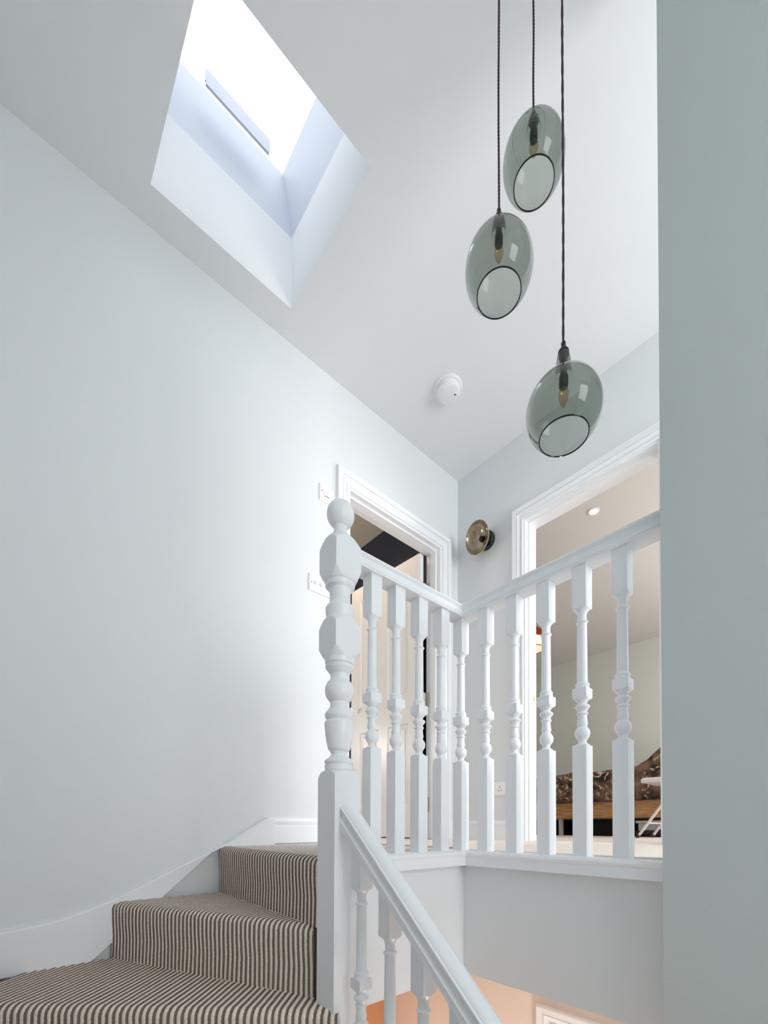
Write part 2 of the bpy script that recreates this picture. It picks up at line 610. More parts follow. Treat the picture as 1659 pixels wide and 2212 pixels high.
# ---- door_1: left doorway in the back wall
d1 = empty('door_1', (0, 0, 0), kind='structure', label='open white panelled door in the left doorway')
CASr = [(-a, b_) for a, b_ in CAS]
sweep('casing', [(AX0, 0, 0), (AX0, 0, AZ), (AX1, 0, AZ), (AX1, 0, 0)], [(-a, b_) for a, b_ in CAS], (0, -1, 0), M['white'], d1)
g = G()
g.box(AX0, AX0+0.02, -0.002, 0.125, 0, AZ).box(AX1-0.02, AX1, -0.002, 0.125, 0, AZ).box(AX0+0.02, AX1-0.02, -0.002, 0.125, AZ-0.015, AZ)
g.box(AX0+0.02, AX0+0.032, 0.03, 0.08, 0, AZ-0.015).box(AX1-0.032, AX1-0.02, 0.03, 0.08, 0, AZ-0.015).box(AX0+0.032, AX1-0.032, 0.03, 0.08, AZ-0.027, AZ-0.015)
g.out('lining', M['white'], d1)


def panel_door(parent, w, h, th, name='door_leaf'):
    """leaf along local +X from the hinge, thickness along Y (0..th); four recessed panels"""
    st, rail_t, rail_m, rail_b, mun = 0.105, 0.105, 0.20, 0.22, 0.095
    g = G()
    g.box(0, st, 0, th, 0, h).box(w-st, w, 0, th, 0, h)
    xm0, xm1 = w/2-mun/2, w/2+mun/2
    zr = [(0, rail_b), (0.80, 0.80+rail_m), (h-rail_t, h)]
    for a, b_ in zr:
        g.box(st, w-st, 0, th, a, b_)
    g.box(xm0, xm1, 0, th, rail_b, 0.80).box(xm0, xm1, 0, th, 0.80+rail_m, h-rail_t)
    leaf = g.out(name, M['white'], parent)
    for x0, x1 in ((st, xm0), (xm1, w-st)):
        for z0, z1 in ((rail_b, 0.80), (0.80+rail_m, h-rail_t)):
            g = G()
            i = len(g.v)
            c = 0.028
            # sloping bead and raised field on both faces
            for yf, sgn in ((0.0, 1), (th, -1)):
                i = len(g.v)
                for ins, dp in ((0, 0.0), (0.012, 0.011), (0.030, 0.011), (0.040, 0.006)):
                    y = yf+sgn*dp
                    g.v += [(x0+ins, y, z0+ins), (x1-ins, y, z0+ins), (x1-ins, y, z1-ins), (x0+ins, y, z1-ins)]
                for r in range(3):
                    for k in range(4):
                        g.f.append((i+r*4+k, i+r*4+(k+1) % 4, i+r*4+4+(k+1) % 4, i+r*4+4+k))
                g.f.append((i+12, i+13, i+14, i+15))
            g.out('panel', M['white'], leaf)
    return leaf


leaf = panel_door(d1, 0.735, 1.95, 0.036)
ang = radians(90+2.9)
leaf.location = (-0.214, 0.128, 0.008)
leaf.rotation_euler = (0, 0, ang)
for z in (1.715, 0.955, 0.235):
    g = G()
    g.box(-0.1865, -0.185, 0.085, 0.122, z-0.05, z+0.05)
    g.tube((-0.200, 0.128, z-0.05), (-0.200, 0.128, z+0.05), 0.006, n=10)
    g.box(-0.246, -0.216, 0.1255, 0.127, z-0.05, z+0.05)
    g.box(-0.214, -0.187, 0.124, 0.126, z-0.05, z+0.05)
    g.out('hinge', M['chrome'], d1, smooth=40)
kn = lathe('door_knob', [(0.022, 0), (0.022, 0.004), (0.008, 0.006), (0.008, 0.03), (0.018, 0.036), (0.024, 0.05), (0.018, 0.062), (0, 0.066)], M['white'], leaf, n=20, loc=(0.68, 0.036, 0.98), axis=(0, 1, 0))

# ---- door_2: bedroom doorway (frame only is in view)
d2 = empty('door_2', (0, 0, 0), kind='structure', label='wide white frame of the bedroom doorway')
sweep('casing', [(0, BY0, 0), (0, BY0, BZ), (0, BY1, BZ), (0, BY1, 0)], [(-a, b_) for a, b_ in CAS], (-1, 0, 0), M['white'], d2)
g = G()
g.box(-0.002, 0.125, BY0-0.010, BY0, 0, BZ).box(-0.002, 0.125, BY1, BY1+0.010, 0, BZ).box(-0.002, 0.125, BY1+0.01, BY0-0.01, BZ-0.010, BZ)
g.box(0.03, 0.075, BY0-0.020, BY0-0.010, 0, BZ-0.01).box(0.03, 0.075, BY1+0.01, BY1+0.018, 0, BZ-0.01).box(0.03, 0.075, BY1+0.018, BY0-0.02, BZ-0.022, BZ-0.010)
g.out('lining', M['white'], d2)
g = G()
g.box(0.085, 0.108, BY0-0.0115, BY0-0.0098, 0.86, 0.905).box(0.090, 0.100, BY0-0.014, BY0-0.0115, 0.872, 0.892)
g.out('strike_plate', M['brass'], d2)

# ---- door_3: doorway on the floor below, seen under the landing
d3 = empty('door_3', (0, 0, 0), kind='structure', label='cream door frame on the floor below, lit warm')
zt = -0.685-0.075
sweep('casing', [(-0.60, -0.97-0.068, LO), (-0.60, -0.97-0.068, zt), (-0.60, -1.80, zt), (-0.60, -1.80, LO)], [(-a, b_) for a, b_ in CAS], (-1, 0, 0), M['white'], d3)
G().box(-0.604, -0.5995, -1.80, -1.038, LO, zt).out('door_leaf', M['lowerdoor'], d3)

# skirting
SK = [(0, 0), (0.018, 0), (0.018, 0.080), (0.011, 0.081), (0.011, 0.086), (0.014, 0.092), (0.0165, 0.100), (0.0165, 0.108), (0.009, 0.109), (0.008, 0.116), (0.004, 0.123), (0, 0.124)]
# (u = out of wall, v = up)
struct(sweep('baseboard_back', [(-1.372, 0, 0), (AX0-0.075, 0, 0)], SK, (0, 0, 1), M['white']), 'white moulded skirting left of the doorway')
struct(sweep('baseboard_right', [(0, -0.0, 0), (0, BY0+0.075, 0)], SK, (0, 0, 1), M['white']), 'white moulded skirting in the corner of the landing')
struct(sweep('baseboard_corner', [(AX1+0.075, 0, 0), (0, 0, 0)], SK, (0, 0, 1), M['white']))

# ---- study behind the left doorway (dark wall) and bedroom
struct(G().box(-0.05, 0.12, 0.12, 3.2, 0, CEIL).out('wall_study_right', M['navy']), 'dark navy wall beyond the left doorway')
struct(G().box(-2.5, -0.05, 3.2, 3.3, 0, CEIL).out('wall_study_back', M['greige']))
struct(G().box(-2.6, -2.5, 0.12, 3.3, 0, CEIL).out('wall_study_left', M['greige']))
struct(G().box(-2.5, -0.05, 0.12, 3.2, CEIL, CEIL+0.06).out('ceiling_study', M['greige']))
struct(G().box(-2.5, -0.05, 0.12, 3.2, -0.03, 0).out('floor_study', M['carpet']))
struct(G().box(3.78, 3.9, -2.6, 2.2, 0, CEIL).out('wall_bedroom_far', M['sage']), 'sage green far wall of the bedroom')
struct(G().box(0.12, 3.9, 2.2, 2.3, 0, CEIL).out('wall_bedroom_left', M['sage']))
g = G()
g.box(0.12, 1.4, -2.72, -2.6, 0, CEIL).box(3.0, 3.9, -2.72, -2.6, 0, CEIL).box(1.4, 3.0, -2.72, -2.6, 0, 0.7).box(1.4, 3.0, -2.72, -2.6, 2.0, CEIL)
struct(g.out('wall_bedroom_window', M['sage']))
struct(G().box(0.12, 3.9, -2.72, 2.3, CEIL, CEIL+0.06).out('ceiling_bedroom', M['bedceil']), 'warm white bedroom ceiling')

# ================================================================== STAIRS
stairs = empty('staircase', (-1.9, -1.2, LO), 'winding staircase in brown and beige striped ribbed carpet with a white string', 'staircase')
org = Vector(stairs.location)


def sub(o):
    """keep a world-built mesh in place under the staircase"""
    return o


def carpet(name, a, b_, zt, depth, rise, pitch, parent, clips, ph=0.0):
    """ribbed carpet on one step: a = left end of the nose, b = right end (plan)"""
    a, b_ = Vector((a[0], a[1])), Vector((b_[0], b_[1]))
    d = (b_-a)
    L = d.length
    d.normalize()
    inw = Vector((-d.y, d.x))
    R = 0.022
    path = []          # (p inward, z, normal p, normal z, length)
    n1 = max(2, int(depth/0.10))
    for i in range(n1+1):
        path.append((depth-(depth-R)*i/n1, zt, 0, 1))
    for i in range(1, 9):
        q = pi/2*i/8
        path.append((R-R*sin(q), zt-R+R*cos(q), -sin(q), cos(q)))
    path.append((0.0, zt-0.06, -1, 0))
    path.append((0.004, zt-rise*0.6, -1, 0))
    path.append((0.002, zt-rise, -1, 0))
    nr = 8
    nu = int(L/pitch*nr)
    v, uv, f = [], [], []
    ln = 0
    for j, (p, z, np_, nz) in enumerate(path):
        if j:
            ln += sqrt((p-path[j-1][0])**2+(z-path[j-1][1])**2)
        for i in range(nu+1):
            s = L*i/nu
            u = s/pitch+ph
            fr_ = u % 1.0
            h = 0.0050*abs(sin(pi*fr_))**0.6
            wob = 0.0012*sin(s*31+z*17+p*9)
            pp_ = a+d*(s+wob)+inw*(p+np_*h)
            v.append((pp_.x-org.x, pp_.y-org.y, z+nz*h-org.z))
            uv.append((u, ln))
    w_ = nu+1
    for j in range(len(path)-1):
        for i in range(nu):
            f.append((j*w_+i, (j+1)*w_+i, (j+1)*w_+i+1, j*w_+i+1))
    me = bpy.data.meshes.new(name)
    me.from_pydata(v, [], f)
    ul = me.uv_layers.new(name='UVMap')
    for lp in me.loops:
        ul.data[lp.index].uv = uv[lp.vertex_index]
    bm = bmesh.new()
    bm.from_mesh(me)
    for co, no in clips:
        co = Vector(co)-org
        geom = bm.verts[:]+bm.edges[:]+bm.faces[:]
        bmesh.ops.bisect_plane(bm, geom=geom, plane_co=co, plane_no=no, clear_outer=True)
    bm.to_mesh(me)
    bm.free()
    for p in me.polygons:
        p.use_smooth = True
    me.materials.append(M['rib'])
    o = bpy.data.objects.new(name, me)
    col.objects.link(o)
    o.parent = parent
    return o


NXL = -1.682        # newel left face
STEPS = [
    # nose left end, nose right end, z, depth, pitch
    ((-1.625, -0.02), (-1.668, -0.905), -0.012, 0.66, 0.0238),
    ((-2.025, -0.02), (-1.664, -0.872), -0.212, 0.62, 0.0186),
    ((XL, -0.215), (-1.668, -1.000), -0.420, 0.70, 0.0190),
    ((XL, -0.93), (-1.664, -1.03), -0.625, 0.80, 0.019),
]
y = -1.03
z = -0.625
for k in range(9):
    y -= 0.23
    z -= 0.205
    STEPS.append(((XL, y), (-1.664, y), z, 0.30, 0.019))
# solid cores
for i, (a, b_, zt, dep, pit) in enumerate(STEPS):
    rise = 0.205 if i else 0.200
    av, bv = Vector(a), Vector(b_)
    d = (bv-av).normalized()
    inw = Vector((-d.y, d.x))
    if i == 0:
        poly = [av+inw*0.006, bv+inw*0.006, (-1.601, -0.90), (-1.601, -0.02)]
    elif i == 1:
        poly = [av+inw*0.006, bv+inw*0.006, (-1.668, -0.90), (-1.625, -0.02)]
    elif i == 2:
        poly = [av+inw*0.006, bv+inw*0.006, (-1.664, -0.872), (-2.025, -0.02), (XL+0.001, -0.02)]
    elif i == 3:
        poly = [av+inw*0.006, bv+inw*0.006, (-1.668, -1.0), (XL, -0.215)]
    else:
        poly = [av+inw*0.006, bv+inw*0.006, (b_[0], b_[1]+0.24), (a[0], a[1]+0.24)]
    g = G().prism([(p[0]-org.x, p[1]-org.y) for p in poly], zt-rise-0.02-org.z, zt-0.004-org.z)
    st = g.out('step', M['core'], stairs)
    clips = [((0, -0.024, 0), (0, 1, 0)), ((XL, 0, 0), (-1, 0, 0))]
    if i == 0:
        clips += [((0, YR+0.03, 0), (0, -1, 0)), ((-0.99, 0, 0), (1, 0, 0))]
    if i >= 1:
        clips += [((-1.60 if i == 1 else -1.664, 0, 0), (1, 0, 0))]
    sec = carpet('carpet_section', a, b_, zt, dep, rise, pit, st, clips, ph=0.35*i)
    if i == 0:
        # behind the nose the pile runs on over the landing; it sits just over the slab
        pass

# string on the back wall: curved top edge
pts = [(-2.46, -0.285), (-2.336, -0.273), (-2.255, -0.265), (-2.167, -0.249), (-2.058, -0.213), (-1.939, -0.160), (-1.858, -0.120), (-1.771, -0.078), (-1.640, -0.018), (-1.516, 0.056), (-1.417, 0.118), (-1.405, 0.124), (-1.372, 0.124)]
# smooth the polyline (Catmull-Rom)
cr = []
for i in range(len(pts)-3):
    p0, p1, p2, p3 = [Vector(p) for p in pts[max(0, i):i+4]]
    for k in range(6):
        t_ = k/6
        cr.append(0.5*((2*p1)+(p2-p0)*t_+(2*p0-5*p1+4*p2-p3)*t_**2+(3*p1-p0-3*p2+p3)*t_**3))
cr = [Vector(pts[0])]+cr+[Vector(pts[-2]), Vector(pts[-1])]
v, f = [], []
YS = -0.026
for p in cr:
    zb = -0.9 if p.x < -1.6 else (-0.3 if p.x < -1.56 else 0.0)
    zb = max(-0.9, min(-0.02, -0.75+(p.x+2.46)*0.9)) if p.x < -1.63 else -0.012
    e_ = 0.006
    for yy, zz in ((0.0, p.y), (YS+e_, p.y), (YS, p.y-e_), (YS, zb), (0.0, zb)):
        v.append((p.x-org.x, yy-org.y, zz-org.z))
for i in range(len(cr)-1):
    for k in range(5):
        f.append((i*5+k, i*5+(k+1) % 5, (i+1)*5+(k+1) % 5, (i+1)*5+k))
f += [tuple(range(5)), tuple(range((len(cr)-1)*5, len(cr)*5))]
link('wall_string', v, f, M['white'], stairs, 30)
# string on the left wall, descending
v = []
f = []
for yy, zz in ((-0.026, -0.285), (-0.6, -0.33), (-1.0, -0.44), (-3.2, -2.40)):
    for xx, dz in ((XL, 0), (XL+0.026, 0), (XL+0.026, -0.42), (XL, -0.42)):
        v.append((xx-org.x, yy-org.y, zz+dz-org.z))
for i in range(3):
    for k in range(4):
        f.append((i*4+k, i*4+(k+1) % 4, (i+1)*4+(k+1) % 4, (i+1)*4+k))
f += [(0, 1, 2, 3), (12, 13, 14, 15)]
link('wall_string', v, f, M['white'], stairs)

# outer (closed) string below the sloping balusters
SL = 0.91
NCX, NCY = -1.637, -0.947     # newel centre
HRX = -1.635


def rail_bottom(y):
    return 0.065+SL*(y+1.0)    # underside of the sloping handrail


v = []
for yy in (-0.99, -3.20):
    zt_ = rail_bottom(yy)-0.83
    for xx, dz in ((-1.664, 0), (-1.606, 0), (-1.606, -0.26), (-1.664, -0.26)):
        v.append((xx-org.x, yy-org.y, zt_+dz-org.z))
link('outer_string', v, [(0, 1, 2, 3), (4, 5, 6, 7), (0, 1, 5, 4), (1, 2, 6, 5), (2, 3, 7, 6), (3, 0, 4, 7)], M['white'], stairs)

# ================================================================== BALUSTRADES
# ---- newel post
nw = empty('newel_post', (NCX, NCY, 0), 'thick white turned newel post with a ball top beside the carpeted steps', 'newel post')


def zp(y_):          # pixel row at the newel -> height
    return 0.38-(y_-1555)*0.00131


SQ = 0.0655
st = [(-2.0, 1), (-0.16, 1)]
st = [(-0.115, 1), (zp(1685), 1)]
for k in range(1, 9):                       # rounded shoulder
    q = pi/2*k/8
    st.append((zp(1685)+0.026*sin(q), 0.038+(0.0602-0.038)*cos(q)))
st += [(zp(1663), 0.0400), (zp(1653), 0.0405), (zp(1651), 0.037)]
st += arc(zp(1650), 0.0385, zp(1637), 0.031, 8, 0.0062)
st += [(zp(1634), 0.028), (zp(1629), 0.0225), (zp(1624), 0.0240), (zp(1620), 0.0285)]
st += arc(zp(1617), 0.0315, zp(1566), 0.0415, 8, 0.0015)
st += [(zp(1561), 0.0418), (zp(1558), 0.040), (zp(1556), 0.0345)]
st += arc(zp(1555), 0.0345, zp(1532), 0.031, 9, 0.0085)
st += [(zp(1531), 0.0295), (zp(1529), 0.0295), (zp(1527), 0.0265), (zp(1522), 0.0258)]
for k in range(1, 14):                      # ball
    q = pi*k/14
    zc, rz = zp(1491), 0.041
    st.append((zc-rz*cos(q), max(0.0258, 0.0415*sin(q))))
st += [(zp(1460), 0.0258), (zp(1455), 0.027), (zp(1448), 0.034)]
st += arc(zp(1446), 0.036, zp(1437), 0.040, 5, 0.002)
st += [(zp(1435), 0.036), (zp(1433), 0.0405), (zp(1424), 0.042)]
for k in range(0, 9):                       # lower cove of block 2
    st.append((zp(1422)+0.038*k/8, 0.0425+(SQ-0.0425)*(k/8)**0.8))
st += [(zp(1364), SQ)]
for k in range(0, 9):
    st.append((zp(1360)+0.036*k/8, SQ-(SQ-0.038)*(k/8)**1.0))
st += [(zp(1324), 0.0405), (zp(1312), 0.041), (zp(1306), 0.0365), (zp(1300), 0.031), (zp(1296), 0.0295), (zp(1276), 0.0295), (zp(1270), 0.032), (zp(1266), 0.0395), (zp(1263), 0.0415), (zp(1258), 0.0425), (zp(1255), 0.039)]
for k in range(0, 9):
    st.append((zp(1254)+0.040*k/8, 0.0425+(SQ-0.0425)*(k/8)**0.8))
st += [(zp(1186), SQ)]
for k in range(1, 11):
    st.append((zp(1186)+0.052*k/10, SQ-(SQ-0.021)*(k/10)**1.15))
st += [(zp(1141), 0.0195), (zp(1138), 0.018)]
zc = 0.972
r_ = 0.0395
q0 = math.asin(0.018/r_)
for k in range(0, 17):
    q = q0+(pi-q0)*k/16
    st.append((zc-r_*cos(q), max(0.0002, r_*sin(q))))
st = sorted([s for s in st], key=lambda s: s[0])
turned('post', st, 0.0425, M['white'], nw, n=64, smooth=24)
g = G()
g.box(-0.0425, 0.010, -0.0425, 0.0425, -2.0, -0.1149)
g.v = [(x, y, z) for x, y, z in g.v]
i0 = g.out('lower_post', M['white'], nw)

# ---- landing balustrade
RP = [(-0.012, 0.0), (-0.0295, 0.0), (-0.0295, 0.004), (-0.0275, 0.006), (-0.0295, 0.008), (-0.0295, 0.017), (-0.0245, 0.0215), (-0.0210, 0.0275), (-0.0215, 0.0325), (-0.0260, 0.0375), (-0.0285, 0.0400), (-0.0285, 0.0440), (-0.0270, 0.0452), (-0.0225, 0.0452), (-0.0222, 0.0475), (-0.018, 0.0525), (-0.010, 0.0568), (-0.003, 0.058)]
RPF = RP+[(-a, b_) for a, b_ in reversed(RP)]
lb = empty('landing_balustrade', (XR, YR, 0), 'white L-shaped landing balustrade with level handrail and slender turned balusters', 'balustrade')
BX, BYc = -1.105, -0.950
RZ = 0.835
sweep('handrail', [(-1.594-XR, BYc-YR, RZ), (BX-XR, BYc-YR, RZ), (BX-XR, YE-0.004-YR, RZ)], RPF, (0, 0, 1), M['white'], lb)


def baluster_stations(zb, ztop, o=0.0):
    """zb bottom of lower block, ztop top of upper block, o = vertical offset of the turning"""
    s = [(zb, 1), (o+0.315, 1), (o+0.3155, 0.0198), (o+0.3175, 0.0198), (o+0.3190, 0.0185), (o+0.3215, 0.0132), (o+0.326, 0.0112), (o+0.331, 0.0116)]
    for k in range(1, 10):
        q = pi*k/11
        s.append((o+0.351-0.0225*cos(q), max(0.0125, 0.0212*sin(q))))
    s += [(o+0.380, 0.0150), (o+0.386, 0.0138), (o+0.395, 0.0128), (o+0.403, 0.0126)]
    s += arc(o+0.404, 0.0132, o+0.412, 0.0132, 5, 0.0032)
    s += [(o+0.413, 0.0126), (o+0.418, 0.0138), (o+0.423, 0.0178), (o+0.426, 0.0202), (o+0.430, 0.0206), (o+0.433, 0.018), (o+0.435, 0.0145), (o+0.439, 0.0122)]
    s += [(o+0.443, 0.0142), (o+0.448, 0.0188), (o+0.452, 0.0260), (o+0.454, 0.0300), (o+0.480, 0.0300), (o+0.4805, 0.0212), (o+0.484, 0.0192), (o+0.488, 0.0190)]
    s += arc(o+0.489, 0.0185, o+0.499, 0.0150, 5, 0.0028)
    s += [(o+0.501, 0.0146), (o+0.580, 0.0141), (o+0.670, 0.0134)]
    s += arc(o+0.671, 0.0136, o+0.679, 0.0136, 5, 0.0036)
    s += [(o+0.680, 0.0126), (o+0.694, 0.0124), (o+0.702, 0.0140), (o+0.708, 0.0175), (o+0.712, 0.0225), (o+0.714, 0.0270), (o+0.716, 0.0310), (ztop, 0.031)]
    s[0] = (zb, 0.031)
    s[1] = (o+0.315, 0.031)
    return s


b0 = turned('baluster', baluster_stations(-0.004, RZ+0.002), 0.0205, M['white'], lb, n=32)
spots = [(BX, BYc)]
for x in (-1.213, -1.321, -1.424, -1.521):
    spots.append((x, BYc))
for y in (-1.061, -1.176, -1.290, -1.404, -1.516):
    spots.append((BX, y))
for i, (x, y) in enumerate(spots):
    o = b0 if i == 0 else b0.copy()
    if i:
        col.objects.link(o)
        o.parent = lb
    o.location = (x-XR, y-YR, 0)

# ---- sloping stair balustrade
sb = empty('stair_balustrade', (HRX, -1.0, 0), 'white moulded handrail sloping down from the newel post with turned balusters below', 'balustrade')
cosA = cos(math.atan(SL))
v, f = [], []
n = len(RPF)
for yy in (-0.9885, -3.20):
    for a, b_ in RPF:
        v.append((a, yy+1.0, rail_bottom(yy)+b_/cosA))
for k in range(n):
    f.append((k, (k+1) % n, n+(k+1) % n, n+k))
f += [tuple(range(n)), tuple(range(n, 2*n))]
link('handrail', v, f, M['white'], sb, 30)
first = None
for k in range(19):
    yy = -1.053-0.115*k
    rb = rail_bottom(yy)
    oo = rb-0.788-0.028
    zt_ = rb+0.02
    if first is None:
        s = baluster_stations(-0.70, 0, 0)
        s = [(z_, r__) for z_, r__ in s if z_ <= 0.7165 or r__ > 1]
        s = [q for q in baluster_stations(-0.02, 0.80)]
        first = turned('baluster', s, 0.0205, M['white'], sb, n=32)
        # shear the top block so it meets the slope of the rail, and the foot on the string
        for vv in first.data.vertices:
            if vv.co.z > 0.79:
                vv.co.z = 0.816+0.003+SL*vv.co.y
            if vv.co.z < 0.0:
                vv.co.z = -0.016+SL*vv.co.y
        o = first
    else:
        o = first.copy()
        col.objects.link(o)
        o.parent = sb
    o.location = (0, yy+1.0, rb-0.816)
# lower newel, below the picture
nw2 = nw.copy()
col.objects.link(nw2)
for ch in list(nw.children):
    if ch.name.startswith('post'):
        c = ch.copy()
        col.objects.link(c)
        c.parent = nw2
g = G().box(-0.0425, 0.0425, -0.0425, 0.0425, LO+2.02+0.0-0.0, -0.113)
nw2.location = (NCX, -3.242, -2.02)
nw2['label'] = 'white turned newel post at the foot of the stairs'
g = G().box(-0.0425, 0.0425, -0.0425, 0.0425, LO+2.02, -0.113)
g.out('lower_post', M['white'], nw2)

# ================================================================== PENDANTS
RG = 0.087


def pendant(x, y, zc, label, neck, cone, RG=0.087, sz=1.0):
    p = empty('pendant_light', (x, y, zc), label, 'pendant light', 'smoked glass pendant lights over the stairwell')
    # glass globe, open below
    prof = []
    q0 = math.asin(0.645)
    N_ = 40
    qt = pi-math.asin(0.021/RG)
    for k in range(N_+1):
        q = q0+(qt-q0)*k/N_
        prof.append((RG*sin(q), -RG*cos(q)*sz))
    zt_ = prof[-1][1]
    # glass neck
    prof += [(0.0195, zt_+0.006), (0.0190, zt_+0.012), (0.0175, zt_+neck*0.55), (0.0155, zt_+neck*0.8), (0.012, zt_+neck)]
    gl = lathe('glass_shade', prof, M['smoke'], p, n=64, smooth=60, cap=False)
    # thick dark rim at the opening
    zr = -RG*cos(q0)*sz
    rr_ = RG*0.645
    rim = [(rr_+0.0016*cos(2*pi*k/8), zr+0.0016*sin(2*pi*k/8)) for k in range(9)]
    lathe('shade_rim', rim, M['smoke_rim'], p, n=64, cap=False)
    # lampholder and cap
    zn = zt_+neck
    lathe('lampholder', [(0.0, zt_-0.020), (0.0095, zt_-0.020), (0.0105, zt_-0.018), (0.0105, zt_+0.004), (0.0085, zt_+0.006), (0.0085, zn-0.004)], M['black'], p, n=24)
    lathe('holder_cap', [(0.0125, zn-0.006), (0.0135, zn-0.002), (0.0125, zn+0.003), (0.0075, zn+0.009), (0.0055, zn+0.012), (0.0055, zn+0.024), (0.0035, zn+0.028), (0.0025, zn+0.030)], M['bronze'], p, n=24)
    lathe('bulb', [(0.008, zt_-0.020), (0.0085, zt_-0.026), (0.0120, zt_-0.034), (0.0125, zt_-0.040), (0.0100, zt_-0.052), (0.0055, zt_-0.062), (0.0015, zt_-0.069), (0.0, zt_-0.070)], M['filament'], p, n=20)
    # slightly wavy twisted cord up to its rose
    top = CEIL-zc
    z0 = zn+0.028
    g = G()
    seg = 26
    pv = None
    rng = random.Random(int(zc*1000))
    vv, ff = [], []
    for k in range(seg*6+1):
        t_ = k/(seg*6)
        zz = z0+(top-0.02-z0)*t_
        wx = 0.0011*sin(t_*9+zc*5)
        tw = zz*320
        for j in range(8):
            q = 2*pi*j/8
            r__ = 0.0027*(1+0.22*cos(2*(q-tw)))
            vv.append((wx+r__*cos(q), r__*sin(q), zz))
    for k in range(seg*6):
        for j in range(8):
            ff.append((k*8+j, k*8+(j+1) % 8, (k+1)*8+(j+1) % 8, (k+1)*8+j))
    link('cord', vv, ff, M['cord'], p, 60)
    lathe('ceiling_rose', [(0.0, top), (0.028, top), (0.028, top-0.010), (0.022, top-0.016), (0.006, top-0.026), (0.004, top-0.034)], M['bronze'], p, n=32)
    return p


pendant(-1.404, -1.325, 1.539, 'smoked glass globe pendant on dark cord, the leftmost of the three', 0.050, 1)
pendant(-1.2972, -1.3641, 1.8969, 'smoked glass globe pendant on dark cord, hanging highest of the three', 0.036, 1, 0.0822)
pendant(-1.376, -1.488, 1.064, 'smoked glass globe pendant on dark cord, hanging lowest and nearest the bedroom doorway', 0.062, 1, 0.086, 0.94)

# ================================================================== SMALL THINGS
# smoke alarm
sa = empty('smoke_alarm', (-0.548, -0.392, CEIL), 'round white smoke alarm on the ceiling', 'smoke alarm')
lathe('base', [(0.0, 0), (0.079, 0), (0.079, -0.008), (0.075, -0.012), (0.066, -0.013)], M['alarm'], sa, n=48)
lathe('cover', [(0.066, -0.010), (0.066, -0.030), (0.063, -0.036), (0.055, -0.040), (0.020, -0.043), (0.0, -0.043)], M['alarm'], sa, n=48)
for k in range(3):
    q = radians(70+120*k)
    x, y = 0.046*cos(q), 0.046*sin(q)
    G().box(x-0.010, x+0.010, y-0.003, y+0.003, -0.0435, -0.0405).out('vent_slot', M['ceiling'], sa)
lathe('indicator', [(0.0, -0.042), (0.0035, -0.042), (0.0035, -0.0445), (0, -0.0445)], M['dark_slot'], sa, n=12, loc=(0.025, -0.028, 0))

# wall sconce: bronze-tinted glass dish on a black puck
sc = empty('wall_sconce', (0, -0.256, 1.965), 'amber bronze glass dish wall light on a black disc in the corner', 'wall light')
lathe('wall_plate', [(0.0, 0), (0.058, 0), (0.060, 0.004), (0.060, 0.024), (0.057, 0.028), (0.0, 0.028)], M['black'], sc, n=40, axis=(-1, 0, 0))
ax = Vector((-1, 0.10, -0.22)).normalized()
dish = []
for k in range(0, 15):
    q = radians(8+68*k/14)
    dish.append((0.098*sin(q)/sin(radians(76)), 0.062*(1-cos(q))/(1-cos(radians(76)))+0.024))
dish2 = [(r-0.0022, z+0.0022) for r, z in reversed(dish)]
dm = mat('bronze_lustre_glass', srgb(160, 142, 116), 0.16, metal=0.4, coat=1.0, var=0.35, scale=14)
lathe('glass_dish', dish+dish2, dm, sc, n=56, axis=ax, cap=False, smooth=50, loc=(-0.022, 0.0, 0.0))
lathe('lamp_cap', [(0.0, 0.02), (0.016, 0.02), (0.018, 0.030), (0.018, 0.044), (0.014, 0.050), (0.0, 0.052)], M['bronze'], sc, n=24, axis=ax, loc=(-0.022, 0, 0))

# switch plates on the back wall
sp = empty('fused_spur', (-1.127, 0, 1.849), 'white rectangular rocker switch plate high beside the left doorway', 'switch')
G().cbox(0, 0.088, -0.009, -0.0, -0.044, 0.044, 0.003, 1, -1).out('plate', M['white_plastic'], sp)
G().cbox(0.024, 0.062, -0.0125, -0.0085, -0.009, 0.013, 0.002, 1, -1).out('rocker', M['white_plastic'], sp)
g = G()
g.box(0.028, 0.058, -0.0093, -0.0088, -0.0135, -0.0105)
g.out('slot', M['dark_slot'], sp)
lathe('screw', [(0.0028, 0), (0.0028, 0.001), (0, 0.001)], M['dark_slot'], sp, n=10, axis=(0, -1, 0), loc=(0.012, -0.009, 0.008))

dp = empty('dimmer_switch', (-1.187, 0, 1.3465), 'white wide dimmer switch plate with round knobs below the small switch', 'switch')
G().cbox(0, 0.146, -0.009, 0, -0.044, 0.044, 0.003, 1, -1).out('plate', M['white_plastic'], dp)
for k in range(3):
    lathe('dimmer_knob', [(0.010, 0), (0.010, 0.008), (0.0085, 0.011), (0.0, 0.0118)], M['white_plastic'], dp, n=24, axis=(0, -1, 0), loc=(0.038+0.034*k, -0.009, 0.004))
for x in (0.014, 0.132):
    lathe('screw', [(0.0028, 0), (0.0028, 0.001), (0, 0.001)], M['dark_slot'], dp, n=10, axis=(0, -1, 0), loc=(x, -0.009, 0.0))

